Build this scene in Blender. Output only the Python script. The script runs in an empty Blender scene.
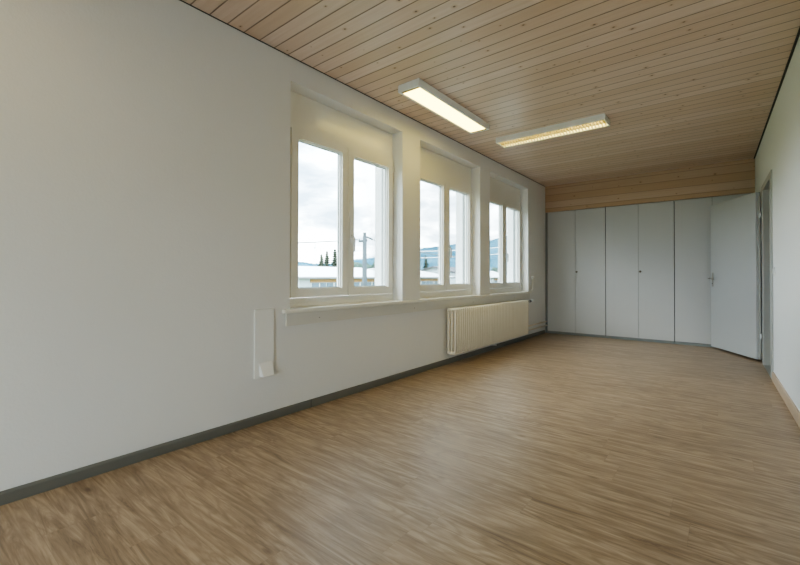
import bpy, bmesh, math, random
from mathutils import Vector, Matrix
random.seed(7)
SC = bpy.context.scene
COL = SC.collection

# ------------------------------------------------------------------ room numbers (metres)
W, L, H = 2.82, 7.24, 2.60          # right wall x, back plane y, ceiling z
Y0 = -1.90                          # rear wall behind the photographer
SILL, HEAD = 0.757, 2.425           # window opening
OPEN = [(1.806, 3.129), (3.427, 4.763), (5.052, 6.428)]
WT = 0.36                           # outer wall thickness

# ------------------------------------------------------------------ node helpers
def new_mat(name):
    m = bpy.data.materials.new(name); m.use_nodes = True
    nt = m.node_tree; nt.nodes.clear()
    out = nt.nodes.new('ShaderNodeOutputMaterial')
    return m, nt, out

class N:
    def __init__(s, nt): s.nt = nt
    def n(s, t, **kw):
        o = s.nt.nodes.new(t)
        for k, v in kw.items(): setattr(o, k, v)
        return o
    def link(s, a, b): s.nt.links.new(a, b)
    def val(s, sock, v):
        if hasattr(v, 'is_output') or isinstance(v, bpy.types.NodeSocket): s.link(v, sock)
        else: sock.default_value = v
    def math(s, op, a, b=None, c=None):
        o = s.n('ShaderNodeMath', operation=op)
        s.val(o.inputs[0], a)
        if b is not None: s.val(o.inputs[1], b)
        if c is not None: s.val(o.inputs[2], c)
        return o.outputs[0]
    def mix(s, f, a, b, mode='MIX'):
        o = s.n('ShaderNodeMix', data_type='RGBA', blend_type=mode)
        s.val(o.inputs[0], f)
        for i, v in ((6, a), (7, b)):
            if isinstance(v, tuple) and len(v) == 3: v = v + (1,)
            s.val(o.inputs[i], v)
        return o.outputs[2]
    def ramp(s, f, stops, interp='LINEAR'):
        o = s.n('ShaderNodeValToRGB'); cr = o.color_ramp; cr.interpolation = interp
        while len(cr.elements) < len(stops): cr.elements.new(0.5)
        for e, (p, c) in zip(cr.elements, stops):
            e.position = p
            e.color = (c, c, c, 1) if not isinstance(c, tuple) else c + (1,)
        s.link(f, o.inputs[0]); return o.outputs[0]
    def noise(s, vec, scale, detail=4, rough=.55, dist=0.0):
        o = s.n('ShaderNodeTexNoise'); s.link(vec, o.inputs['Vector'])
        o.inputs['Scale'].default_value = scale; o.inputs['Detail'].default_value = detail
        o.inputs['Roughness'].default_value = rough; o.inputs['Distortion'].default_value = dist
        return o.outputs[0]
    def comb(s, x, y, z):
        o = s.n('ShaderNodeCombineXYZ')
        for i, v in enumerate((x, y, z)): s.val(o.inputs[i], v)
        return o.outputs[0]
    def white(s, v):
        o = s.n('ShaderNodeTexWhiteNoise', noise_dimensions='1D'); s.val(o.inputs['W'], v); return o.outputs['Value']
    def bump(s, h, strength, dist):
        o = s.n('ShaderNodeBump'); s.link(h, o.inputs['Height'])
        o.inputs['Strength'].default_value = strength; o.inputs['Distance'].default_value = dist
        return o.outputs[0]
    def bsdf(s, out, color, rough=.5, spec=.5, metal=0.0, normal=None, coat=0.0):
        b = s.n('ShaderNodeBsdfPrincipled')
        if isinstance(color, tuple): color = color + (1,) if len(color) == 3 else color
        s.val(b.inputs['Base Color'], color); s.val(b.inputs['Roughness'], rough)
        b.inputs['Specular IOR Level'].default_value = spec; b.inputs['Metallic'].default_value = metal
        b.inputs['Coat Weight'].default_value = coat; b.inputs['Coat Roughness'].default_value = .15
        if normal is not None: s.link(normal, b.inputs['Normal'])
        s.link(b.outputs[0], out.inputs[0]); return b

def obj_coords(g):
    tc = g.n('ShaderNodeTexCoord'); sp = g.n('ShaderNodeSeparateXYZ')
    g.link(tc.outputs['Object'], sp.inputs[0])
    return tc.outputs['Object'], sp.outputs[0], sp.outputs[1], sp.outputs[2]

def plain(name, color, rough=.5, spec=.5, metal=0.0, var=.04, nscale=6.0, bump=0.0, bscale=200, coat=0.0):
    m, nt, out = new_mat(name); g = N(nt)
    co, x, y, z = obj_coords(g)
    n = g.noise(co, nscale, 3)
    c = g.mix(n, tuple(v*(1-var) for v in color), tuple(min(1, v*(1+var)) for v in color))
    nm = None
    if bump: nm = g.bump(g.noise(co, bscale, 4), bump, .002)
    g.bsdf(out, c, rough, spec, metal, nm, coat); return m

def wall_mat(name, color):
    m, nt, out = new_mat(name); g = N(nt)
    co, x, y, z = obj_coords(g)
    big = g.noise(co, 1.3, 3)
    c = g.mix(big, tuple(v*.975 for v in color), color)
    h1 = g.noise(co, 75, 3, .6); h2 = g.noise(co, 24, 2)
    h = g.math('ADD', h1, g.math('MULTIPLY', h2, .8))
    g.bsdf(out, c, .82, .25, normal=g.bump(h, .30, .0032)); return m

def pine_mat(name, pitch, phase, across='y', along='x', base=(.72,.585,.49), groove=.9):
    """tongue-and-groove boards: across = axis the boards are counted on"""
    m, nt, out = new_mat(name); g = N(nt)
    co, x, y, z = obj_coords(g); ax = {'x': x, 'y': y, 'z': z}
    a = g.math('DIVIDE', g.math('SUBTRACT', ax[across], phase), pitch)
    idx = g.math('FLOOR', a); fr = g.math('FRACT', a)
    r1 = g.white(idx); r2 = g.white(g.math('ADD', idx, 31.7)); r3 = g.white(g.math('ADD', idx, 77.1))
    al = g.math('ADD', ax[along], g.math('MULTIPLY', r2, 9.0))
    vec = g.comb(g.math('MULTIPLY', al, .9), g.math('MULTIPLY', g.math('ADD', ax[across], g.math('MULTIPLY', r3, 5)), 22), 0.0)
    grain = g.noise(vec, 1.6, 5, .6, .5)
    vec2 = g.comb(g.math('MULTIPLY', al, 3.0), g.math('MULTIPLY', ax[across], 260), 0.0)
    fine = g.noise(vec2, 1.0, 3, .5)
    lo = tuple(v*.80 for v in base); hi = tuple(min(1, v*1.10) for v in base)
    c = g.mix(r1, (base[0]*.90, base[1]*.83, base[2]*.74), (base[0]*1.08, base[1]*1.09, base[2]*1.14))
    c = g.mix(g.ramp(grain, [(.3, 0.0), (.72, .55)]), c, (base[0]*.80, base[1]*.70, base[2]*.60))
    c = g.mix(g.math('MULTIPLY', fine, .18), c, lo)
    # knots: about one or two per metre of board, jittered
    kx = g.math('MULTIPLY', al, 2.6); cell = g.math('FLOOR', kx)
    seed = g.math('ADD', g.math('MULTIPLY', cell, 13.7), g.math('MULTIPLY', idx, 5.31))
    px = g.math('ADD', g.math('MULTIPLY', g.white(seed), .7), .15)
    py = g.math('ADD', g.math('MULTIPLY', g.white(g.math('ADD', seed, .37)), .7), .15)
    sz = g.math('ADD', g.math('MULTIPLY', g.white(g.math('ADD', seed, .71)), .0060), .0022)
    dx = g.math('DIVIDE', g.math('SUBTRACT', g.math('FRACT', kx), px), 2.6)
    dy = g.math('MULTIPLY', g.math('SUBTRACT', fr, py), pitch)
    d = g.math('SQRT', g.math('ADD', g.math('POWER', g.math('MULTIPLY', dx, .75), 2), g.math('POWER', dy, 2)))
    kn = g.math('DIVIDE', d, sz)
    have = g.math('GREATER_THAN', g.white(g.math('ADD', seed, .93)), .25)
    core = g.math('MULTIPLY', g.ramp(kn, [(.55, 1.0), (1.0, 0.0)]), have)
    halo = g.math('MULTIPLY', g.ramp(g.math('MULTIPLY', kn, .35), [(.35, .55), (1.0, 0.0)]), have)
    c = g.mix(halo, c, (base[0]*.68, base[1]*.52, base[2]*.36))
    c = g.mix(g.math('MULTIPLY', core, .85), c, (.085, .045, .025))
    # groove
    e = g.math('MULTIPLY', g.math('MINIMUM', fr, g.math('SUBTRACT', 1.0, fr)), pitch)
    gr = g.ramp(g.math('MULTIPLY', e, 100), [(.20, 0.0), (.55, 1.0)])
    c = g.mix(g.math('MULTIPLY', g.math('SUBTRACT', 1.0, gr), groove), c, (base[0]*.26, base[1]*.19, base[2]*.13))
    h = g.math('ADD', g.math('MULTIPLY', gr, 1.0), g.math('MULTIPLY', fine, .05))
    g.bsdf(out, c, g.math('ADD', .30, g.math('MULTIPLY', r3, .10)), .5, normal=g.bump(h, .5, .004)); return m

def floor_mat():
    m, nt, out = new_mat('oak_vinyl'); g = N(nt)
    co, x, y, z = obj_coords(g)
    pw, pl = .184, 1.22
    a = g.math('DIVIDE', y, pw); row = g.math('FLOOR', a); fr = g.math('FRACT', a)
    b = g.math('ADD', g.math('DIVIDE', x, pl), g.math('MULTIPLY', g.white(row), 3.0))
    pc = g.math('FLOOR', b); fb = g.math('FRACT', b)
    pid = g.math('ADD', g.math('MULTIPLY', row, 7.13), g.math('MULTIPLY', pc, 3.77))
    r1 = g.white(pid); r2 = g.white(g.math('ADD', pid, .5)); r3 = g.white(g.math('ADD', pid, .8))
    sx = g.math('ADD', x, g.math('MULTIPLY', r1, 17.0)); sy = g.math('ADD', y, g.math('MULTIPLY', r2, 11.0))
    # cathedral figure: warp across with a slow noise, then make rings
    slow = g.noise(g.comb(g.math('MULTIPLY', sx, 1.5), g.math('MULTIPLY', sy, 7.5), 0.0), 1.0, 2, .5, .4)
    rings = g.math('SINE', g.math('MULTIPLY', g.math('ADD', slow, g.math('MULTIPLY', sy, .35)), 58))
    rings = g.math('ADD', g.math('MULTIPLY', rings, .5), .5)
    streak = g.noise(g.comb(g.math('MULTIPLY', sx, 2.1), g.math('MULTIPLY', sy, 25), 0.0), 1.0, 8, .70, 1.4)
    fine = g.noise(g.comb(g.math('MULTIPLY', sx, 8), g.math('MULTIPLY', sy, 240), 0.0), 1.0, 3, .6)
    light = (.55, .43, .31); mid = (.365, .267, .18); dark = (.165, .11, .07)
    c = g.ramp(streak, [(.33, dark), (.48, mid), (.64, light)])
    c = g.mix(g.math('MULTIPLY', g.math('POWER', rings, 2.5), .38), c, (.20, .13, .08))
    c = g.mix(g.math('MULTIPLY', fine, .30), c, (.24, .155, .09))
    c = g.mix(g.math('MULTIPLY', r3, .22), c, (.44, .33, .225))
    # small knots
    vo = g.n('ShaderNodeTexVoronoi'); g.link(g.comb(g.math('MULTIPLY', sx, 1.6), g.math('MULTIPLY', sy, 4.2), 0.0), vo.inputs['Vector'])
    vo.inputs['Scale'].default_value = 1.0
    kn = g.ramp(vo.outputs['Distance'], [(.02, .85), (.07, 0.0)])
    c = g.mix(kn, c, (.12, .07, .04))
    ey = g.math('MULTIPLY', g.math('MINIMUM', fr, g.math('SUBTRACT', 1.0, fr)), pw)
    ex = g.math('MULTIPLY', g.math('MINIMUM', fb, g.math('SUBTRACT', 1.0, fb)), pl)
    e = g.ramp(g.math('MULTIPLY', g.math('MINIMUM', ex, ey), 400), [(.15, 0.0), (.6, 1.0)])
    c = g.mix(g.math('MULTIPLY', g.math('SUBTRACT', 1.0, e), .28), c, (.16, .10, .06))
    h = g.math('ADD', g.math('MULTIPLY', e, .6), g.math('MULTIPLY', streak, .5))
    ro = g.math('ADD', .33, g.math('MULTIPLY', streak, .14))
    g.bsdf(out, c, ro, .5, normal=g.bump(h, .16, .0012)); return m

def emit_mat(name, color, strength):
    m, nt, out = new_mat(name); g = N(nt)
    co, x, y, z = obj_coords(g)
    n = g.noise(co, 14, 2)
    c = g.mix(n, tuple(v*.97 for v in color), color)
    e = g.n('ShaderNodeEmission'); g.link(c, e.inputs[0]); e.inputs[1].default_value = strength
    g.link(e.outputs[0], out.inputs[0]); return m

def glass_mat():
    m, nt, out = new_mat('window_glass'); g = N(nt)
    t = g.n('ShaderNodeBsdfTransparent'); t.inputs[0].default_value = (.90, .945, .95, 1)
    s = g.n('ShaderNodeBsdfGlossy'); s.inputs['Roughness'].default_value = .02
    fz = g.n('ShaderNodeFresnel'); fz.inputs[0].default_value = 1.35
    mx = g.n('ShaderNodeMixShader')
    g.link(g.math('MULTIPLY', fz.outputs[0], .45), mx.inputs[0]); g.link(t.outputs[0], mx.inputs[1]); g.link(s.outputs[0], mx.inputs[2])
    g.link(mx.outputs[0], out.inputs[0]); return m

def diffuser_mat():
    m, nt, out = new_mat('ribbed_light_cover'); g = N(nt)
    co, x, y, z = obj_coords(g)
    n = g.math('SINE', g.math('MULTIPLY', g.math('ADD', x, y), 420))
    k = g.math('ADD', .93, g.math('MULTIPLY', n, .07))
    e = g.n('ShaderNodeEmission'); e.inputs[0].default_value = (1.0, .80, .20, 1); g.link(g.math('MULTIPLY', k, LAMP), e.inputs[1])
    g.link(e.outputs[0], out.inputs[0]); return m
LAMP = 9.0

M = {}
M['wall'] = wall_mat('white_plaster', (.78, .775, .755))
M['wall_right'] = wall_mat('white_plaster_smooth', (.78, .79, .79))
M['white'] = plain('white_lacquer', (.82, .80, .735), .20, .5, var=.01)
M['sill'] = plain('white_sill_paint', (.77, .75, .68), .30, .5, var=.015)
M['apron'] = plain('apron_paint', (.68, .66, .60), .35, .5, var=.015)
M['gasket'] = plain('grey_rubber_gasket', (.16, .20, .22), .6, .3, var=.03)
M['glass'] = glass_mat()
M['floor'] = floor_mat()
M['ceil'] = pine_mat('pine_ceiling_boards', .1145, .06)
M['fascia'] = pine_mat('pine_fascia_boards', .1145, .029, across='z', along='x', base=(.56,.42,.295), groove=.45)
M['skirt'] = plain('grey_skirting', (.155, .155, .138), .40, .5, var=.06)
M['beech'] = plain('beech_skirting', (.54, .41, .30), .42, .5, var=.10, nscale=14)
M['grey'] = plain('light_grey_laminate', (.52, .525, .53), .48, .4, var=.015)
M['greyd'] = plain('grey_plinth', (.235, .25, .245), .5, .4, var=.03)
M['seam'] = plain('dark_seam', (.07, .07, .065), .7, .2)
M['doorleaf'] = plain('grey_door_paint', (.47, .48, .485), .42, .45, var=.015)
M['doorframe'] = plain('grey_frame_paint', (.42, .425, .405), .38, .45, var=.03)
M['metal'] = plain('satin_metal', (.40, .385, .35), .32, .5, 1.0, var=.05)
M['brass'] = plain('dull_brass_nickel', (.20, .18, .14), .35, .5, .9, var=.05)
M['rad'] = plain('cream_radiator_enamel', (.84, .785, .665), .30, .5, var=.015)
M['pipe'] = plain('painted_pipe', (.72, .64, .52), .4, .5, var=.05)
M['black'] = plain('black_plastic', (.03, .03, .03), .45, .5)
M['plastic'] = plain('white_plastic', (.83, .83, .81), .38, .5, var=.01)
M['lamp_body'] = plain('light_grey_enamel', (.86, .86, .83), .38, .5, var=.02)
M['lamp_edge'] = plain('bright_lamp_rim', (.86, .88, .90), .22, .5, var=.02)
M['cover'] = diffuser_mat()
M['tube'] = emit_mat('glowing_tube', (1.0, .82, .30), LAMP*1.1)
M['louvre'] = plain('mirror_louvre', (.34, .30, .21), .30, .5, .3, var=.02)
M['ext_white'] = plain('outside_render', (.90, .92, .94), .7, .3, var=.02)
M['thresh'] = plain('metal_threshold', (.45, .45, .42), .35, .5, .8, var=.05)
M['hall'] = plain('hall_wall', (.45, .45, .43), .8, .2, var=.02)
M['roof'] = plain('pale_metal_roof', (.86, .88, .90), .6, .3, var=.03, nscale=.8)
M['roof_dark'] = plain('dark_tile_roof', (.10, .10, .11), .7, .3, var=.15, nscale=2)
M['gutter'] = plain('zinc_gutter', (.22, .24, .25), .5, .4, var=.08)
M['fascia_out'] = plain('ochre_fascia', (.34, .20, .085), .7, .3, var=.15, nscale=2)
M['shed'] = plain('pale_shed_wall', (.45, .52, .56), .8, .2, var=.08, nscale=1.5)
M['shed_glass'] = plain('shed_window_glass', (.10, .16, .21), .5, .5, var=.35, nscale=3)
M['pole'] = plain('weathered_pole', (.08, .10, .11), .8, .2, var=.15, nscale=5)
M['wire'] = plain('power_cable', (.16, .17, .18), .7, .2)
M['conifer'] = plain('conifer_needles', (.045, .052, .036), .9, .1, var=.45, nscale=2.5)
M['trunk'] = plain('conifer_trunk', (.10, .07, .05), .9, .1, var=.2)
M['bush'] = plain('distant_leaves', (.07, .11, .09), .9, .1, var=.4, nscale=1.5)
M['grass'] = plain('grass_ground', (.10, .13, .06), .9, .1, var=.3, nscale=.5)

def hill_mat():
    m, nt, out = new_mat('hazy_wooded_hill'); g = N(nt)
    co, x, y, z = obj_coords(g)
    n = g.noise(co, .035, 5, .6)
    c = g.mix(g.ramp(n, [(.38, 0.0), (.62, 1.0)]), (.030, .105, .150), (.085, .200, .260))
    g.bsdf(out, c, 1.0, 0.0); return m
M['hill'] = hill_mat()

# ------------------------------------------------------------------ mesh helpers
def bx(bm, x0, x1, y0, y1, z0, z1):
    v = [bm.verts.new(p) for p in ((x0,y0,z0),(x1,y0,z0),(x1,y1,z0),(x0,y1,z0),(x0,y0,z1),(x1,y0,z1),(x1,y1,z1),(x0,y1,z1))]
    for f in ((0,3,2,1),(4,5,6,7),(0,1,5,4),(1,2,6,5),(2,3,7,6),(3,0,4,7)): bm.faces.new([v[i] for i in f])
    return v
def bevel_all(bm, w, seg=2):
    bmesh.ops.remove_doubles(bm, verts=bm.verts, dist=1e-6)
    bmesh.ops.bevel(bm, geom=list(bm.edges), offset=w, segments=seg, affect='EDGES', profile=.5, clamp_overlap=True)
def tube(bm, pts, r, seg=12, caps=True, radii=None):
    """circular tube along a polyline"""
    pts = [Vector(p) for p in pts]; rings = []
    for i, p in enumerate(pts):
        if i == 0: t = pts[1]-pts[0]
        elif i == len(pts)-1: t = pts[-1]-pts[-2]
        else: t = (pts[i+1]-pts[i]).normalized() + (pts[i]-pts[i-1]).normalized()
        t.normalize()
        up = Vector((0,0,1)) if abs(t.z) < .9 else Vector((1,0,0))
        a = t.cross(up).normalized(); b = t.cross(a).normalized()
        rr = radii[i] if radii else r
        rings.append([bm.verts.new(p + a*math.cos(2*math.pi*k/seg)*rr + b*math.sin(2*math.pi*k/seg)*rr) for k in range(seg)])
    for A, B in zip(rings, rings[1:]):
        for k in range(seg):
            bm.faces.new((A[k], A[(k+1)%seg], B[(k+1)%seg], B[k]))
    if caps: bm.faces.new(rings[0][::-1]); bm.faces.new(rings[-1])
def prism(bm, pts2, axis, a0, a1):
    """extrude a 2-D outline along an axis"""
    def mk(u, v, a): return {'x': (a,u,v), 'y': (u,a,v), 'z': (u,v,a)}[axis]
    A = [bm.verts.new(mk(u,v,a0)) for u,v in pts2]; B = [bm.verts.new(mk(u,v,a1)) for u,v in pts2]
    n = len(A)
    for i in range(n): bm.faces.new((A[i], A[(i+1)%n], B[(i+1)%n], B[i]))
    bm.faces.new(A[::-1]); bm.faces.new(B)

def make(name, bm, mat, parent=None, smooth=False, loc=(0,0,0)):
    """link bm as ONE object; bm is in world coordinates, loc becomes its origin"""
    pl = Vector(loc)
    bmesh.ops.recalc_face_normals(bm, faces=bm.faces)
    if parent is not None: pl = wloc(parent)
    for v in bm.verts: v.co -= pl
    me = bpy.data.meshes.new(name); bm.to_mesh(me); bm.free()
    me.materials.append(mat)
    if smooth:
        for p in me.polygons: p.use_smooth = True
    o = bpy.data.objects.new(name, me); COL.objects.link(o)
    if parent is not None: o.parent = parent
    else: o.location = pl
    return o
def wloc(o):
    v = Vector((0,0,0))
    while o is not None: v = v + o.location; o = o.parent
    return v
def tag(o, label=None, cat=None, group=None, kind=None):
    if label: o['label'] = label
    if cat: o['category'] = cat
    if group: o['group'] = group
    if kind: o['kind'] = kind
    return o
def empty(name, loc):
    o = bpy.data.objects.new(name, None); o.empty_display_size = .1; o.location = loc; COL.objects.link(o); return o
def BM(): return bmesh.new()
def boxes(name, mat, parent, lst, bev=0.0, **kw):
    bm = BM()
    for b in lst:
        if bev:
            t = BM(); bx(t, *b); bevel_all(t, bev); me = bpy.data.meshes.new('tmp'); t.to_mesh(me); t.free(); bm.from_mesh(me); bpy.data.meshes.remove(me)
        else: bx(bm, *b)
    return make(name, bm, mat, parent, **kw)
def struct(o): o['kind'] = 'structure'; return o

# ------------------------------------------------------------------ SETTING
struct(boxes('floor', M['floor'], None, [(0, W+.12, Y0, L+.5, -.12, 0), (W+.12, 4.2, 4.6, 8.0, -.12, 0)]))
struct(boxes('ceiling', M['ceil'], None, [(0, W+.14, Y0, L+.5, H, H+.15)]))
# left (window) wall: full-height piers, band below the sill, band above the head
def grid_wall(ys, holes, x0, x1, z0, z1, zs, zh):
    """wall between x0..x1 running along y with rectangular holes, watertight"""
    lst = []; cur = ys[0]
    for a, b in holes:
        lst.append((x0, x1, cur, a, z0, z1)); lst.append((x0, x1, a, b, z0, zs)); lst.append((x0, x1, a, b, zh, z1)); cur = b
    lst.append((x0, x1, cur, ys[1], z0, z1)); return lst
bm = BM()
for b in grid_wall((Y0-.3, L+.5), OPEN, -WT, 0, -.12, H+.15, SILL-.02, HEAD): bx(bm, *b)
bmesh.ops.remove_doubles(bm, verts=bm.verts, dist=1e-5)
struct(make('wall_left', bm, M['wall']))
DO = (5.41, 6.12, 1.985)             # door opening on the right wall: y0, y1, top
struct(boxes('wall_right', M['wall_right'], None, [(W, W+.15, Y0-.3, DO[0], -.12, H+.15), (W, W+.15, DO[1], L+.5, -.12, H+.15), (W, W+.15, DO[0], DO[1], DO[2], H+.15)]))
struct(boxes('wall_back', M['wall'], None, [(0, W, L+.5, L+.65, -.12, H+.15)]))
# rear wall behind the camera, with a broad window
RW = (1.05, 2.35, .12, 1.55)
struct(boxes('wall_front', M['wall'], None, [(0, RW[0], Y0-.3, Y0, -.12, H+.15), (RW[1], W, Y0-.3, Y0, -.12, H+.15), (RW[0], RW[1], Y0-.3, Y0, -.12, RW[2]), (RW[0], RW[1], Y0-.3, Y0, RW[3], H+.15)]))
# hallway seen through the open door
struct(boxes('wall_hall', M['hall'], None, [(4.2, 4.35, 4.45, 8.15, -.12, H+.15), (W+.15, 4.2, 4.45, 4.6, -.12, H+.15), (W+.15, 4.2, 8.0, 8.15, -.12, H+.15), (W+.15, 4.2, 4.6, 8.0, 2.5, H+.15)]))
# fascia boards above the wardrobes
def wx_(y): return 2.866-.0152*(y-3.83)
bm = BM(); bx(bm, 0.001, wx_(L)-.001, L, L+.045, 2.137, H-.001)
struct(make('trim_1', bm, M['fascia']))
# thin dark strips painting in the shadow gaps where ceiling boards meet the walls
struct(boxes('shadow_strip_right', M['seam'], None, [(W-.014, W-.001, Y0+.01, L-.002, H-.010, H-.0005)]))
struct(boxes('shadow_strip_left', M['seam'], None, [(.001, .006, Y0+.01, L-.002, H-.005, H-.0005)]))
# skirtings
bm = BM(); prism(bm, [(0.0005, .0005), (.014, .0005), (.014, .048), (.009, .058), (.0005, .058)], 'y', Y0+.02, L-.06)
bl = struct(make('baseboard_left', bm, M['skirt']))
sk = BM(); bx(sk, .0138, .0148, 1.992, 1.996, .001, .056); make('joint', sk, M['seam'], bl)
bm = BM(); prism(bm, [(W-.0005, .0005), (W-.014, .0005), (W-.014, .078), (W-.009, .086), (W-.0005, .086)], 'y', Y0+.02, DO[0]-.125)
struct(make('baseboard_right', bm, M['beech']))
# long window board with apron
t2 = struct(empty('trim_2', (.04, 4.1, .74)))
bm = BM(); bx(bm, .0005, .036, 1.738, 6.50, .729, .757)
bevel_all(bm, .004)
make('sill_board', bm, M['sill'], t2)
for a, b in OPEN:
    boxes('sill_inset', M['sill'], t2, [(-.155, .0004, a+.0005, b-.0005, .7375, .757)])
boxes('apron', M['apron'], t2, [(.0005, .016, 1.768, 6.46, .636, .7285)], bev=.002)
for yy in (2.07, 3.31, 4.55, 5.85):
    s = BM(); tube(s, [(.0155, yy, .676), (.0175, yy, .676)], .004, 10); make('screw', s, M['brass'], t2)

# ------------------------------------------------------------------ WINDOWS
XF = -.12          # interior face of the fixed frame
def window(i, a, b, handle_label=None):
    w = struct(empty('window_%d' % i, (XF-.03, (a+b)/2, SILL)))
    near = a + .088; far = b - .020        # fixed frame sight edges
    e = .0008
    # fixed frame: jambs, head, bottom rail (one ring)
    bm = BM()
    def ring(bm, y0, y1, z0, z1, Y0_, Y1_, Z0_, Z1_, x0, x1):
        bx(bm, x0, x1, Y0_, y0, Z0_, Z1_); bx(bm, x0, x1, y1, Y1_, Z0_, Z1_)
        bx(bm, x0, x1, y0, y1, z1, Z1_); bx(bm, x0, x1, y0, y1, Z0_, z0)
    ring(bm, near, far, .826, 2.137, a+e, b-e, SILL+e, 2.165, XF-.07, XF)
    bx(bm, XF, XF+.010, a+e, b-e, SILL+e, .785)          # stepped lower bead
    make('frame', bm, M['white'], w)
    # shutter box panel above
    boxes('shutter_box_panel', M['white'], w, [(XF-.09, XF-.009, a+e, b-e, 2.166, HEAD-e)])
    mid = (near+far)/2 + (.0)
    midy = a + (2.497-1.806) if i == 1 else (a+b)/2 + .027
    for k, (s0, s1, g0, g1) in enumerate(((near+.003, midy-.0025, a+.158, midy-.071), (midy+.0025, far-.003, midy+.073, b-.083))):
        s = BM()
        ring(s, g0, g1, .896, 2.068, s0, s1, .829, 2.134, XF-.055, XF+.012)
        bmesh.ops.remove_doubles(s, verts=s.verts, dist=1e-6)
        sash = make('sash', s, M['white'], w)
        # slim glazing bead with a slope
        bd = BM(); ring(bd, g0+.008, g1-.008, .904, 2.060, g0, g1, .896, 2.068, XF-.045, XF-.006)
        make('glazing_bead', bd, M['plastic'], sash)
        gk = BM(); ring(gk, g0+.012, g1-.012, .908, 2.056, g0+.0075, g1-.0075, .9035, 2.0605, XF-.0275, XF-.024)
        make('gasket', gk, M['gasket'], sash)
        boxes('pane', M['glass'], sash, [(XF-.032, XF-.028, g0+.008, g1-.008, .904, 2.060)])
        for zz in (.90, 2.03):
            if k == 1:
                hg = BM(); tube(hg, [(XF+.014, far+.004, zz), (XF+.014, far+.004, zz+.06)], .006, 10); make('hinge', hg, M['plastic'], sash)
        if k == 1:
            h = BM(); yy = midy+.036
            bx(h, XF+.012, XF+.019, yy-.013, yy+.013, 1.29, 1.665)
            bevel_all(h, .0025)
            hr = make('handle_rose', h, M['plastic'], sash, smooth=False)
            hh = BM(); tube(hh, [(XF+.019, yy, 1.345), (XF+.040, yy+.001, 1.345), (XF+.046, yy+.006, 1.330), (XF+.046, yy+.008, 1.29), (XF+.044, yy+.008, 1.215)], .009, 12, radii=[.008,.009,.0105,.0105,.0085])
            make('handle', hh, M['plastic'], hr, smooth=True)
            sc = BM(); tube(sc, [(XF+.019, yy, 1.357), (XF+.021, yy, 1.357)], .004, 8); make('screw', sc, M['brass'], hr)
    # outside: shutter guide rails and metal sill
    for yy in (a+.012, b-.012-.03):
        boxes('guide_rail', M['gutter'], w, [(-.235, -.205, yy, yy+.022, SILL+.02, HEAD-.001)])
    o = BM(); prism(o, [(-WT-.05, .730), (XF-.072, .757), (XF-.072, .738+.002), (-WT-.05, .722)], 'y', a+.001, b-.001)
    make('outer_sill', o, M['ext_white'], w)
    return w
for i, (a, b) in enumerate(OPEN): window(i+1, a, b)
# white outer reveals + outside skin of the house
bm = BM()
for a, b in OPEN:
    for y0_, y1_ in ((a-.0, a+.0006), (b-.0006, b+.0)):
        bx(bm, -WT-.001, XF-.0705, y0_+1e-4, y1_-1e-4, SILL, HEAD)
struct(make('trim_5', bm, M['ext_white']))
# rear window behind the photographer
w4 = struct(empty('window_4', (1.7, Y0-.15, .12)))
e = .001
boxes('frame', M['white'], w4, [(RW[0]+e, RW[0]+.07, Y0-.2, Y0-.13, RW[2]+e, RW[3]-e), (RW[1]-.07, RW[1]-e, Y0-.2, Y0-.13, RW[2]+e, RW[3]-e), (RW[0]+.07, RW[1]-.07, Y0-.2, Y0-.13, RW[3]-.07, RW[3]-e), (RW[0]+.07, RW[1]-.07, Y0-.2, Y0-.13, RW[2]+e, RW[2]+.07), (1.665, 1.735, Y0-.2, Y0-.13, RW[2]+.07, RW[3]-.07)])
for a, b in ((RW[0]+.07, 1.665), (1.735, RW[1]-.07)):
    boxes('pane', M['glass'], w4, [(a, b, Y0-.167, Y0-.163, RW[2]+.07, RW[3]-.07)])

# ------------------------------------------------------------------ DOOR (right wall, open into the room)
d1 = struct(empty('door_1', (W, 6.0, 0)))
e = .0008
boxes('frame', M['doorframe'], d1, [
    (W-.012, W+.165, DO[0]-.12, DO[0]+.012, .001, DO[2]+.05),
    (W-.012, W+.165, DO[1]-.012, DO[1]+.13, .001, DO[2]+.05),
    (W-.012, W+.165, DO[0]+.012, DO[1]-.012, DO[2]-.012, DO[2]+.05)], bev=.003)
# the frame wraps the wall end; keep the wall out of it
boxes('rebate', M['doorframe'], d1, [(W+.055, W+.075, DO[1]-.026, DO[1]-.0125, .001, DO[2]-.0125), (W+.055, W+.075, DO[0]+.0125, DO[0]+.026, .001, DO[2]-.0125)])
boxes('threshold', M['thresh'], d1, [(W-.012, W+.06, DO[0]+.0125, DO[1]-.0125, .0005, .010)], bev=.003)
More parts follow.
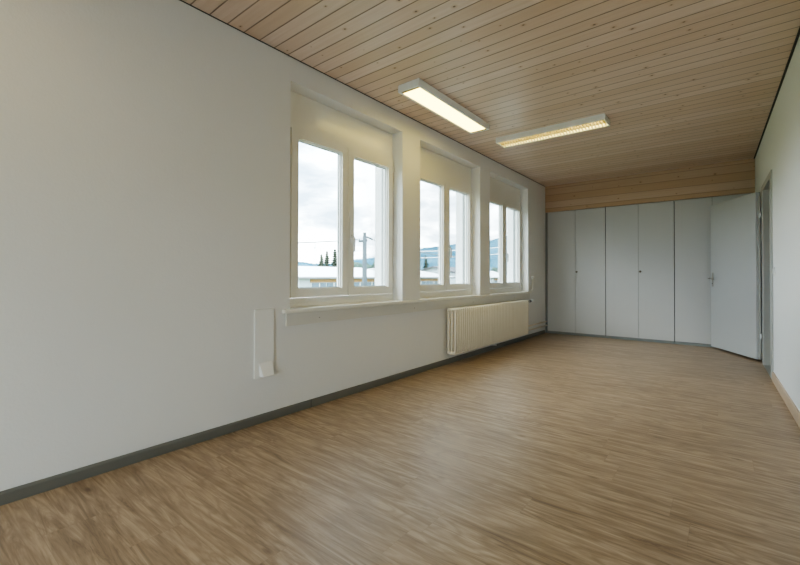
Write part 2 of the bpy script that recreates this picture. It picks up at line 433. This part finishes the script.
# leaf: hinge line at (HX, HY), swung open
HX, HY = 2.772, 6.345
FX, FY = 2.335, 7.165
dv = Vector((FX-HX, FY-HY, 0)); LW = dv.length; ang = math.atan2(dv.y, dv.x)
leaf_piv = empty('leaf', (0, 0, 0)); bpy.data.objects.remove(leaf_piv)
def in_leaf(bm):
    """local: x along the leaf from the hinge, y = thickness away from camera, z up -> world"""
    Mx = Matrix.Translation((HX, HY, 0)) @ Matrix.Rotation(ang, 4, 'Z')
    bmesh.ops.transform(bm, matrix=Mx, verts=bm.verts); return bm
bm = BM(); bx(bm, 0, LW, -.040, 0, .028, 1.995); bevel_all(bm, .0015, 1)
leaf = make('leaf', in_leaf(bm), M['doorleaf'], d1)
bm = BM(); bx(bm, -.014, -.0005, -.040, -.026, .028, 1.995)
make('leaf_rebate', in_leaf(bm), M['doorframe'], leaf)
for side, s in ((1, 0.0), (-1, -.040)):
    bm = BM(); y0_, y1_ = (0, .006) if side == 1 else (-.046, -.040)
    bx(bm, LW-.066, LW-.034, y0_, y1_, .862, 1.055); bevel_all(bm, .002)
    pl_ = make('handle_plate', in_leaf(bm), M['metal'], leaf)
    bm = BM(); yb = y1_ if side == 1 else y0_
    tube(bm, [(LW-.050, yb, .975), (LW-.050, yb+side*.045, .975), (LW-.059, yb+side*.055, .975), (LW-.089, yb+side*.056, .975), (LW-.165, yb+side*.052, .972)], .009, 12)
    make('lever', in_leaf(bm), M['metal'], pl_, smooth=True)
    bm = BM(); tube(bm, [(LW-.050, yb, .905), (LW-.050, yb+side*.004, .905)], .007, 10)
    make('keyhole', in_leaf(bm), M['black'], pl_)
for zz in (.30, 1.72):
    bm = BM(); tube(bm, [(HX+.040, HY-.004, zz-.03), (HX+.040, HY-.004, zz+.03)], .008, 12)
    make('hinge', bm, M['lamp_edge'], d1, smooth=True)

# ------------------------------------------------------------------ WARDROBES
WY = L + .012
def wardrobe(x0, x1, label, knob=True):
    o = tag(empty('wardrobe', ((x0+x1)/2, WY+.25, 0)), label, 'wardrobe', 'built-in wardrobes along the back wall')
    boxes('carcass', M['seam'], o, [(x0+.003, x1-.003, WY+.012, WY+.46, .001, 2.134)])
    boxes('plinth', M['greyd'], o, [(x0+.001, x1-.001, WY-.018, WY+.021, .001, .036)], bev=.002)
    m = (x0+x1)/2
    for k, (a, b) in enumerate(((x0+.003, m-.0018), (m+.0018, x1-.003))):
        d = boxes('door', M['grey'], o, [(a, b, WY, WY+.0115, .040, 2.132)], bev=.0012)
        if k == 1:
            kx = m+.026; kz = 1.078
            bm = BM(); tube(bm, [(kx, WY, kz), (kx, WY-.004, kz)], .013, 16)
            es = make('escutcheon', bm, M['metal'], d, smooth=False)
            bm = BM(); tube(bm, [(kx, WY-.004, kz), (kx, WY-.014, kz), (kx, WY-.022, kz), (kx, WY-.032, kz)], .012, 16, radii=[.008,.008,.017,.014])
            make('knob', bm, M['brass'], es, smooth=True)
    return o
XS = [.036, .973, 1.905, 2.80]
wardrobe(XS[0], XS[1]-.0012, 'light grey two-door wardrobe in the left corner beside the radiator wall')
wardrobe(XS[1]+.0012, XS[2]-.0012, 'light grey two-door wardrobe in the middle of the back row')
wardrobe(XS[2]+.0012, XS[3], 'light grey wardrobe on the right, half hidden behind the open door')
struct(boxes('trim_6', M['greyd'], None, [(.001, XS[0]-.001, WY-.006, WY+.02, .001, 2.134)], bev=.002))

# ------------------------------------------------------------------ RADIATOR
RY0, RY1, NS = 3.885, 6.075, 46
pitch = (RY1-RY0)/NS
rad = tag(empty('radiator', (.09, (RY0+RY1)/2, .0)), 'long cream column radiator mounted on the wall under the windows', 'radiator')
def section(yc):
    bm = BM(); z0, z1 = .120, .640
    xs = (.052, .092, .132)
    for x in xs:
        tube(bm, [(x, yc, z0+.002), (x, yc, z0+.012), (x, yc, z1-.012), (x, yc, z1-.002)], .0145, 10, radii=[.008, .0145, .0145, .008])
    for z in (z0+.022, z1-.022):          # header: rounded bar front to back
        t = BM(); bx(t, xs[0]-.004, xs[-1]+.002, yc-pitch*.5+.0006, yc+pitch*.5-.0006, z-.017, z+.017); bevel_all(t, .008, 2)
        me = bpy.data.meshes.new('tmp'); t.to_mesh(me); t.free(); bm.from_mesh(me); bpy.data.meshes.remove(me)
    return bm
s0 = make('section', section(RY0+pitch/2), M['rad'], rad, smooth=True)
for k in range(1, NS):
    c = s0.copy(); c.parent = rad; c.location = (0, k*pitch, 0); COL.objects.link(c)
for z in (.142, .618):
    for y in (RY0-.006,):
        bm = BM(); tube(bm, [(.092, y, z), (.092, y+.008, z)], .014, 12); make('plug', bm, M['rad'], rad)
for yy in (RY0+.45, RY1-.45):
    boxes('bracket', M['rad'], rad, [(.0005, .055, yy-.012, yy+.012, .60, .63), (.0005, .010, yy-.015, yy+.015, .10, .64)])
bm = BM(); tube(bm, [(.092, RY0+1.16, .119), (.092, RY0+1.16, .080), (.02, RY0+1.16, .075)], .008, 10)
make('drain', bm, M['plastic'], rad, smooth=True)
bm = BM(); tube(bm, [(.128, RY1-.002, .617), (.128, RY1+.080, .617)], .012, 14); vb = make('valve', bm, M['metal'], rad, smooth=True)
bm = BM(); tube(bm, [(.128, RY1+.080, .617), (.128, RY1+.115, .617)], .019, 16); make('valve_collar', bm, M['black'], vb)
bm = BM(); tube(bm, [(.128, RY1+.115, .617), (.128, RY1+.122, .617), (.128, RY1+.205, .617), (.128, RY1+.215, .617)], .022, 18, radii=[.018,.023,.024,.018])
make('thermostat_head', bm, M['plastic'], vb, smooth=False)
bm = BM(); tube(bm, [(.092, RY1-.002, .142), (.092, RY1+.03, .142), (.070, RY1+.05, .142), (.030, RY1+.07, .142)], .009, 10); make('return_valve', bm, M['metal'], rad, smooth=True)

for z, y1 in ((.205, L-.02), (.142, L-.02)):
    pass
def pipe(z, label, ystart):
    bm = BM(); tube(bm, [(.028, ystart, z), (.028, L-.012, z)], .0115, 12)
    o = make('heating_pipe', bm, M['pipe'], None, smooth=True, loc=(.028, (ystart+L)/2, z))
    c = BM(); bx(c, .0005, .03, L-.30, L-.285, z-.017, z+.017); make('pipe_clip', c, M['pipe'], o)
    tag(o, label, 'pipe')
pipe(.205, 'upper of the two beige heating pipes in the left corner', RY1+.04)
pipe(.135, 'lower of the two beige heating pipes in the left corner', RY1+.10)

# crank rod beside the third window
bm = BM(); tube(bm, [(.022, 6.560, .775), (.026, 6.575, .93), (.026, 6.580, .965)], .006, 10)
cr = make('shutter_crank', bm, M['plastic'], None, smooth=True, loc=(.02, 6.57, .85))
tag(cr, 'thin white crank rod with a round head beside the third window', 'crank')
bm = BM(); tube(bm, [(.0005, 6.582, .985), (.030, 6.582, .985), (.042, 6.582, .985)], .02, 14, radii=[.020,.020,.014]); make('crank_head', bm, M['plastic'], cr, smooth=False)
bm = BM(); bx(bm, .0005, .024, 6.553, 6.570, .772, .792); make('crank_clip', bm, M['plastic'], cr)

# ------------------------------------------------------------------ WALL COVER PLATE (left of window 1)
cp = tag(empty('wall_cover_plate', (.0, 1.588, .30)), 'tall narrow white cover plate with a small hood on the left wall', 'cover plate')
t = BM(); bx(t, .0005, .014, 1.517, 1.667, .306, .770); bevel_all(t, .004, 2); make('plate', t, M['plastic'], cp)
# hood: wedge that stands out towards its lower end
bm = BM()
A = [(.0145, 1.545, .405), (.0145, 1.650, .412), (.0145, 1.650, .318), (.0145, 1.553, .316)]
B = [(.0165, 1.552, .400), (.0165, 1.646, .405), (.050, 1.642, .320), (.050, 1.562, .318)]
va = [bm.verts.new(p) for p in A]; vb_ = [bm.verts.new(p) for p in B]
bm.faces.new(va); bm.faces.new(vb_[::-1])
for i in range(4): bm.faces.new((va[i], va[(i+1)%4], vb_[(i+1)%4], vb_[i]))
make('hood', bm, M['plastic'], cp)

# light switch on right wall near the door frame
sw = tag(empty('light_switch', (W, 5.24, 1.05)), 'small pale light switch on the right wall beside the door', 'light switch')
boxes('switch_plate', M['wall_right'], sw, [(W-.008, W-.0005, 5.12, 5.20, 1.01, 1.09)], bev=.002)
boxes('rocker', M['wall_right'], sw, [(W-.012, W-.0085, 5.135, 5.185, 1.025, 1.075)], bev=.001)

# ------------------------------------------------------------------ CEILING LIGHTS
def light(cx, cy, ln, wd, ht, along, label, lv):
    """box luminaire: tray housing, bright rims, two tubes, ribbed cover, louvre blades"""
    o = tag(empty('ceiling_light', (cx, cy, H)), label, 'ceiling light')
    def B(u0, u1, v0, v1, z0, z1):       # u along, v across
        if along == 'y': return (cx+v0, cx+v1, cy+u0, cy+u1, z0, z1)
        return (cx+u0, cx+u1, cy+v0, cy+v1, z0, z1)
    hl, hw = ln/2, wd/2; zb = H-ht
    pf = [(-hw, H-.012), (-hw, zb+.004), (-hw+.006, zb), (hw-.006, zb), (hw, zb+.004), (hw, H-.012), (hw-.015, H-.0005), (-hw+.015, H-.0005)]
    # housing as an open tray: top, sides, ends
    boxes('housing', M['lamp_body'], o, [B(-hl, hl, -hw, -hw+.004, zb, H-.010), B(-hl, hl, hw-.004, hw, zb, H-.010),
        B(-hl, -hl+.012, -hw+.004, hw-.004, zb, H-.010), B(hl-.012, hl, -hw+.004, hw-.004, zb, H-.010), B(-hl+.002, hl-.002, -hw+.002, hw-.002, H-.010, H-.0008)])
    boxes('rim', M['lamp_edge'], o, [B(-hl+.012, hl-.012, -hw+.0045, -hw+.020, zb+.0005, zb+.010), B(-hl+.012, hl-.012, hw-.020, hw-.0045, zb+.0005, zb+.010)])
    for s in (-1, 1):
        bm = BM(); a = B(-hl+.05, hl-.05, s*hw*.45, s*hw*.45, H-.030, H-.030)
        p0 = (a[0], a[2], a[4]); p1 = (a[1], a[3], a[5])
        if along == 'y': p0 = (a[0], a[2], a[4]); p1 = (a[0], a[3], a[4])
        else: p0 = (a[0], a[2], a[4]); p1 = (a[1], a[2], a[4])
        tube(bm, [p0, p1], .010, 12); make('lamp_tube', bm, M['tube'], o, smooth=True)
    if lv == 'cover':
        boxes('light_cover', M['cover'], o, [B(-hl+.045, hl-.045, -hw+.0205, hw-.0205, zb+.003, zb+.006)])
        boxes('end_reflector', M['louvre'], o, [B(-hl+.0125, -hl+.044, -hw+.0205, hw-.0205, zb+.003, zb+.006)])
        boxes('end_reflector', M['louvre'], o, [B(hl-.044, hl-.0125, -hw+.0205, hw-.0205, zb+.003, zb+.006)])
    else:
        boxes('light_cover', M['cover'], o, [B(-hl+.014, hl-.014, -hw+.0205, hw-.0205, H-.016, H-.013)])
        bm = BM(); n = 34
        for k in range(n+1):
            u = -hl+.03 + (ln-.06)*k/n
            bx(bm, *B(u-.0014, u+.0014, -hw+.0205, -.0045, zb+.002, zb+.034))
            bx(bm, *B(u-.0014, u+.0014, .0045, hw-.0205, zb+.002, zb+.034))
        bx(bm, *B(-hl+.014, hl-.014, -.004, .004, zb+.001, zb+.036))
        make('louvre', bm, M['louvre'], o)
    return o
light((.335+.555)/2, (2.64+3.90)/2, 1.26, .215, .062, 'y', 'lit box ceiling light nearest, running parallel to the window wall', 'cover')
light((.420+1.568)/2, (4.335+4.575)/2, 1.148, .235, .062, 'x', 'lit louvred ceiling light further back, lying across the room', 'louvre')

# ------------------------------------------------------------------ OUTSIDE
GZ = -3.2
bm = BM(); bx(bm, -700, 60, -300, 900, GZ-1, GZ)
tag(make('ground', bm, M['grass'], None), kind='structure')
CAMX, CAMZ = 2.4586, .9944
def shed(x, y0, y1, zr, ze, label, depth=11, glaz=True, wallh=0):
    o = tag(empty('low_building', (x-depth/2, (y0+y1)/2, GZ)), label, 'building')
    bm = BM(); prism(bm, [(x+.5, ze), (x-depth/2, zr), (x-depth, ze), (x-depth, ze-.15), (x-depth/2, zr-.15), (x+.5, ze-.15)], 'y', y0-.5, y1+.5)
    make('roof', bm, M['roof'], o)
    bm = BM(); tube(bm, [(x+.56, y0-.5, ze-.10), (x+.56, y1+.5, ze-.10)], .085, 8); make('gutter', bm, M['gutter'], o)
    bm = BM(); prism(bm, [(x, GZ), (x, ze-.17), (x-.3, ze-.17), (x-depth/2, zr-.17), (x-depth+.1, ze-.17), (x-depth+.1, GZ)], 'y', y0, y1); make('wall', bm, M['shed'], o)
    boxes('fascia_band', M['fascia_out'], o, [(x+.005, x+.06, y0+1.0 if glaz else y0, y1, ze-.46, ze-.20)])
    if glaz:
        y = y0+1.2
        while y < y1-1.5:
            wv = boxes('window', M['shed_glass'], o, [(x+.002, x+.05, y, y+1.35, ze-1.6, ze-.50)])
            boxes('window_bar', M['ext_white'], wv, [(x+.051, x+.07, y+.64, y+.71, ze-1.6, ze-.50)])
            y += 1.5
    return o
shed(-22.0, 18.8, 30.4, 1.93, .98, 'long low building with pale roof and ochre band outside first window')
shed(-22.0, 33.2, 39.6, 1.90, .98, 'small pale-roofed low building outside the second window', glaz=True)
o = shed(-31.0, 57, 66, 2.75, 1.6, 'dark-roofed building further off outside the second window', depth=9, glaz=False)
for c in list(o.children):
    if c.name.startswith('roof'): c.data.materials[0] = M['roof_dark']
shed(-22.0, 50.5, 55.8, 1.85, .95, 'far pale-roofed building outside the third window', depth=5)

def conifer(x, y, top, base_r, label, seed):
    rnd = random.Random(seed); h = top-GZ
    o = tag(empty('conifer', (x, y, GZ)), label, 'tree', 'conifers beyond the low buildings')
    bm = BM(); tube(bm, [(x, y, GZ), (x, y, top-.3)], .2, 8, radii=[.22, .03]); make('trunk', bm, M['trunk'], o)
    bm = BM(); nl = 26
    for k in range(nl):
        f = k/nl; z = GZ+.8 + (h-.8)*f; r = base_r*(1-f)**.6+.04
        nb = 9
        for j in range(nb):
            an = 2*math.pi*j/nb + rnd.random()*1.2; rr = r*rnd.uniform(.65, 1.15)
            c, s = math.cos(an), math.sin(an); wd = .22*rr+.06
            tip = (x+c*rr, y+s*rr, z-.16*rr+rnd.uniform(-.05,.05))
            p = [(x, y, z+.20), (x+c*rr*.55-s*wd, y+s*rr*.55+c*wd, z-.02), tip, (x+c*rr*.55+s*wd, y+s*rr*.55-c*wd, z-.02), (x, y, z-.28)]
            v = [bm.verts.new(q) for q in p]
            bm.faces.new((v[0], v[1], v[2])); bm.faces.new((v[0], v[2], v[3])); bm.faces.new((v[4], v[2], v[1])); bm.faces.new((v[4], v[3], v[2]))
    make('foliage', bm, M['conifer'], o)
def along(u_dir, dist):    # a place seen from the room in a given plan direction
    dx, dy = u_dir; n = math.hypot(dx, dy); return CAMX+dx/n*dist, dy/n*dist
def direction(u, yaw=.6717, f=405.0):
    a = (u-400)/f; return (-math.sin(yaw)+a*math.cos(yaw), math.cos(yaw)+a*math.sin(yaw))
D_T = 55.0
for u, vt, r, s, lab in ((321.3, 253.5, 1.15, 1, 'leftmost and shortest of the three conifers outside the first window'),
                         (326.8, 250, 1.25, 2, 'middle of the three conifers outside the first window'),
                         (335, 248, 1.6, 3, 'rightmost and tallest of the three conifers outside the first window'),
                         (425.8, 254, 1.5, 4, 'lone small conifer outside the second window')):
    D_T = {1: 49., 2: 55., 3: 61., 4: 88.}[s]
    x, y = along(direction(u), D_T); a = (u-400)/405.
    depth = D_T/math.hypot(1, a)
    conifer(x, y, CAMZ + (276.5-vt)/405*depth, r, lab, s)
def bush(x, y, r, hgt, label, seed):
    rnd = random.Random(seed); bm = BM()
    for k in range(16):
        c = Vector((x+rnd.uniform(-r, r), y+rnd.uniform(-r, r), GZ + rnd.uniform(.3, 1)*hgt - r*.5))
        t = BM(); bmesh.ops.create_icosphere(t, subdivisions=2, radius=r*rnd.uniform(.45, .7))
        for v in t.verts: v.co = v.co*rnd.uniform(.82, 1.12) + c
        me = bpy.data.meshes.new('tmp'); t.to_mesh(me); t.free(); bm.from_mesh(me); bpy.data.meshes.remove(me)
    for fx in range(1): pass
    o = make('broadleaf_tree', bm, M['bush'], None, loc=(x, y, GZ)); tag(o, label, 'tree')
    t = BM(); tube(t, [(x, y, GZ), (x, y, GZ+hgt*.5)], .25, 8); make('trunk', t, M['trunk'], o)
for u, vt, r, s, lab in ((356, 262.5, 1.5, 11, 'low leafy tree just left of the utility pole'), (369, 262, 1.7, 12, 'low leafy tree just right of the utility pole'),
                         (440.5, 264, 1.4, 13, 'leafy tree right of the lone conifer outside second window'), (499, 266, 1.5, 14, 'leafy tree outside the third window')):
    DB = {11: 76, 12: 88, 13: 100, 14: 92}[s]; x, y = along(direction(u), DB); a = (u-400)/405.
    bush(x, y, r, CAMZ + (276.5-vt)/405*DB/math.hypot(1, a) - GZ, lab, s)

# utility pole with crossarm
px, py = along(direction(364.6), 21.0); dep = 21.0/math.hypot(1, (364.6-400)/405)
def zv(v): return CAMZ + (276.5-v)/405*dep
up = tag(empty('utility_pole', (px, py, GZ)), 'grey utility pole with a crossarm outside the first window', 'utility pole')
bm = BM(); tube(bm, [(px, py, GZ), (px, py, zv(236.5))], .14, 12, radii=[.17, .105]); make('pole', bm, M['pole'], up, smooth=True)
bm = BM(); tube(bm, [(px, py, zv(236.5)), (px, py, zv(232.5))], .085, 10); make('cap', bm, M['pole'], up)
vdx, vdy = direction(364.6); n = math.hypot(vdx, vdy); rx, ry = vdy/n, -vdx/n      # sideways as seen from the room
bm = BM(); tube(bm, [(px-rx*.32, py-ry*.32, zv(241.4)), (px+rx*.12, py+ry*.12, zv(240.6))], .06, 8); make('crossarm', bm, M['pole'], up)
bm = BM(); tube(bm, [(px+rx*.05, py+ry*.05, zv(236.5)), (px+rx*.42, py+ry*.42, zv(239.5))], .045, 8); make('bracket', bm, M['pole'], up)
for s in (-.28, .1):
    bm = BM(); tube(bm, [(px+rx*s, py+ry*s, zv(241.0)), (px+rx*s, py+ry*s, zv(238.6))], .06, 8, radii=[.055, .03]); make('insulator', bm, M['gutter'], up)
def cable(p0, p1, sag, label, r=.022):
    pts = []
    for k in range(25):
        t = k/24; p = Vector(p0).lerp(Vector(p1), t); p.z -= 4*sag*t*(1-t); pts.append(p)
    bm = BM(); tube(bm, pts, r, 6)
    tag(make('power_cable', bm, M['wire'], None, loc=p0), label, 'cable')
lx, ly = along(direction(225), 20); 
cable((px-rx*.36, py-ry*.36, zv(240.7)+.05), (lx, ly, CAMZ+(276.5-243.2)/405*17.5), .05, 'power cable running left from the utility pole crossarm', .03)
rx2, ry2 = along(direction(470), 30)
cable((px+rx*.47, py+ry*.47, zv(239.5)-.02), (rx2, ry2, CAMZ+(276.5-257)/405*30), .25, 'power cable dropping right from the utility pole bracket', .025)
for v, lab in ((250.5, 'upper of the pale power lines crossing in front of the blue hills'), (257, 'lower of the pale power lines crossing in front of the blue hills')):
    a0 = along(direction(412), 70); a1 = along(direction(540), 95)
    cable((a0[0], a0[1], CAMZ+(276.5-v-1)/405*70), (a1[0], a1[1], CAMZ+(276.5-v+8)/405*90), .4, lab, .075)
for o_ in [o for o in bpy.data.objects if o.name.startswith('power_cable') and 'pale' in o.get('label', '')]:
    o_.data.materials[0] = M['ext_white']
# distant lattice mast seen left of the conifers
mx_, my_ = along(direction(315), 90)
mast = tag(empty('lattice_mast', (mx_, my_, GZ)), 'faint far lattice mast behind the first window, left of the conifers', 'mast')
bm = BM(); zt = CAMZ+(276.5-243)/405*88
for sx, sy in ((-1,-1),(1,-1),(1,1),(-1,1)): tube(bm, [(mx_+sx*.5, my_+sy*.5, GZ), (mx_+sx*.12, my_+sy*.12, zt)], .035, 5)
for k in range(8):
    z = GZ+(zt-GZ)*k/8; q = .5-.38*k/8
    tube(bm, [(mx_-q, my_-q, z), (mx_+q, my_+q, z+1.1)], .02, 4); tube(bm, [(mx_+q, my_-q, z), (mx_-q, my_+q, z+1.1)], .02, 4)
make('tower', bm, M['gutter'], mast)
bm = BM(); tube(bm, [(mx_-1.0, my_-1.0, zt-1), (mx_+1.0, my_+1.0, zt-1)], .03, 5); make('arm', bm, M['gutter'], mast)

# hills: a ridge wall far away, profile taken by compass direction
def hills(name, dist, prof, depth, seed):
    rnd = random.Random(seed); bm = BM(); rows = []
    for u, v in prof:
        dx, dy = direction(u); n = math.hypot(dx, dy); a = (u-400)/405.
        dd = dist
        z = CAMZ + (276.5-v)/405*dd/math.hypot(1, a)
        x0, y0_ = CAMX+dx/n*dd, dy/n*dd; x1, y1_ = CAMX+dx/n*(dd-depth), dy/n*(dd-depth); x2, y2 = CAMX+dx/n*(dd+depth), dy/n*(dd+depth)
        rows.append([bm.verts.new((x1, y1_, GZ-.5)), bm.verts.new((.5*(x0+x1), .5*(y0_+y1_), (z+GZ)*.5+rnd.uniform(-1,1))), bm.verts.new((x0, y0_, z)), bm.verts.new((x2, y2, GZ-.5))])
    for A, B in zip(rows, rows[1:]):
        for k in range(3): bm.faces.new((A[k], B[k], B[k+1], A[k+1]))
    tag(make(name, bm, M['hill'], None, smooth=True), kind='structure')
def dens(prof, amp, seed):
    rnd = random.Random(seed); out = []
    for (u0, v0), (u1, v1) in zip(prof, prof[1:]):
        k = max(1, int((u1-u0)/1.3))
        for j in range(k): t = j/k; out.append((u0+(u1-u0)*t, v0+(v1-v0)*t+rnd.uniform(-amp, amp)))
    out.append(prof[-1]); return out
hills('hill', 480, dens([(100, 262), (250, 261), (297, 261.5), (304, 262), (313, 263.5), (330, 263.5), (345, 262), (352, 260), (360, 259), (375, 257.5), (395, 254), (412, 250.5), (425, 247.5), (443, 245.5), (458, 243.5), (475, 242), (490, 240), (502, 236.5), (515, 234), (540, 231), (580, 236), (640, 255)], .35, 4), 160, 5)

# ------------------------------------------------------------------ SKY
wd = bpy.data.worlds.new('cloudy_sky'); SC.world = wd; wd.use_nodes = True
nt = wd.node_tree; nt.nodes.clear(); g = N(nt)
tc = g.n('ShaderNodeTexCoord'); sp = g.n('ShaderNodeSeparateXYZ'); g.link(tc.outputs['Generated'], sp.inputs[0])
z = sp.outputs[2]
zz = g.math('ADD', g.math('MAXIMUM', z, 0.0), .30)
cv = g.comb(g.math('DIVIDE', sp.outputs[0], zz), g.math('DIVIDE', sp.outputs[1], zz), g.math('MULTIPLY', z, 2.5))
n1 = g.noise(cv, 1.9, 7, .58, .3)
n2 = g.noise(cv, .8, 3, .5)
cl = g.ramp(g.math('ADD', g.math('MULTIPLY', n1, .75), g.math('MULTIPLY', n2, .25)), [(.41, (.36, .45, .54)), (.475, (.74, .81, .87)), (.54, (1.6, 1.6, 1.6))])
hor = g.ramp(z, [(0.0, (1.0, 1.0, 1.0)), (.35, (.90, .95, 1.0))])
c = g.mix(1.0, cl, hor, 'MULTIPLY')
bg = g.n('ShaderNodeBackground'); g.link(c, bg.inputs[0]); bg.inputs[1].default_value = 8.0
wo = g.n('ShaderNodeOutputWorld'); g.link(bg.outputs[0], wo.inputs[0])

# area lamps; one is an added fill boosting daylight through the rear window
def area(name, loc, rot, sx, sy, power, color):
    l = bpy.data.lights.new(name, 'AREA'); l.shape = 'RECTANGLE'; l.size = sx; l.size_y = sy; l.energy = power; l.color = color
    o = bpy.data.objects.new(name, l); o.location = loc; o.rotation_euler = rot; COL.objects.link(o); return o
area('rear_window_fill', (1.7, Y0-.6, .95), (math.radians(90), 0, 0), 1.2, 1.3, 40, (.70, .85, 1.0))
area('lamp_over_camera', (.75, -.35, 2.48), (0, 0, 0), .25, 1.25, 6, (1.0, .80, .42))
# light portals in the window openings (they emit nothing, they only guide sky sampling)
for a_, b_ in OPEN:
    po = area('window_portal', (-WT+.01, (a_+b_)/2, (SILL+HEAD)/2), (0, math.radians(-90), 0), HEAD-SILL, b_-a_, 1, (1, 1, 1)); po.data.cycles.is_portal = True
po = area('window_portal', ((RW[0]+RW[1])/2, Y0-.29, (RW[2]+RW[3])/2), (math.radians(90), 0, 0), RW[1]-RW[0], RW[3]-RW[2], 1, (1, 1, 1)); po.data.cycles.is_portal = True
# wide soft sun, added to brighten the outer window reveals
sun = bpy.data.lights.new('hazy_sun', 'SUN'); sun.energy = 5.0; sun.angle = math.radians(45); sun.color = (1, .97, .92)
so = bpy.data.objects.new('hazy_sun', sun); so.rotation_euler = Vector((.5, .62, -.6)).to_track_quat('-Z', 'Y').to_euler(); COL.objects.link(so)

# the right wall is slightly out of square with the rest of the room
def wx(y): return 2.866-.0152*(y-3.83)
for o in list(bpy.data.objects):
    if o.type != 'MESH': continue
    base = o.name.split('.')[0]; top = o
    while top.parent: top = top.parent
    if base in ('wall_right', 'baseboard_right', 'shadow_strip_right') or top.name == 'light_switch' or (top.name == 'door_1' and base in ('frame', 'rebate', 'threshold')):
        w0 = wloc(o); done = set()
        if o.data.users > 1 and o.data.name in done: continue
        for v in o.data.vertices: v.co.x += wx(v.co.y + w0.y) - W

# ------------------------------------------------------------------ CAMERA
cam = bpy.data.cameras.new('camera'); co_ = bpy.data.objects.new('camera', cam); COL.objects.link(co_)
cam.sensor_width = 36; cam.sensor_fit = 'HORIZONTAL'; cam.lens = 405/800*36
cam.shift_y = -(282.5-272.73)/800
cam.clip_start = .05; cam.clip_end = 2000
co_.matrix_world = Matrix.Translation((CAMX, 0, CAMZ)) @ Matrix.Rotation(.6717, 4, 'Z') @ Matrix.Rotation(math.pi/2+.0094, 4, 'X') @ Matrix.Rotation(.0017, 4, 'Z')
SC.camera = co_
SC.view_settings.view_transform = 'AgX'
SC.view_settings.look = 'AgX - Medium High Contrast'
SC.view_settings.exposure = 0.2
SC.cycles.use_denoising = True
SC.cycles.max_bounces = 14; SC.cycles.diffuse_bounces = 8; SC.cycles.transparent_max_bounces = 12
SC.cycles.sample_clamp_indirect = 8
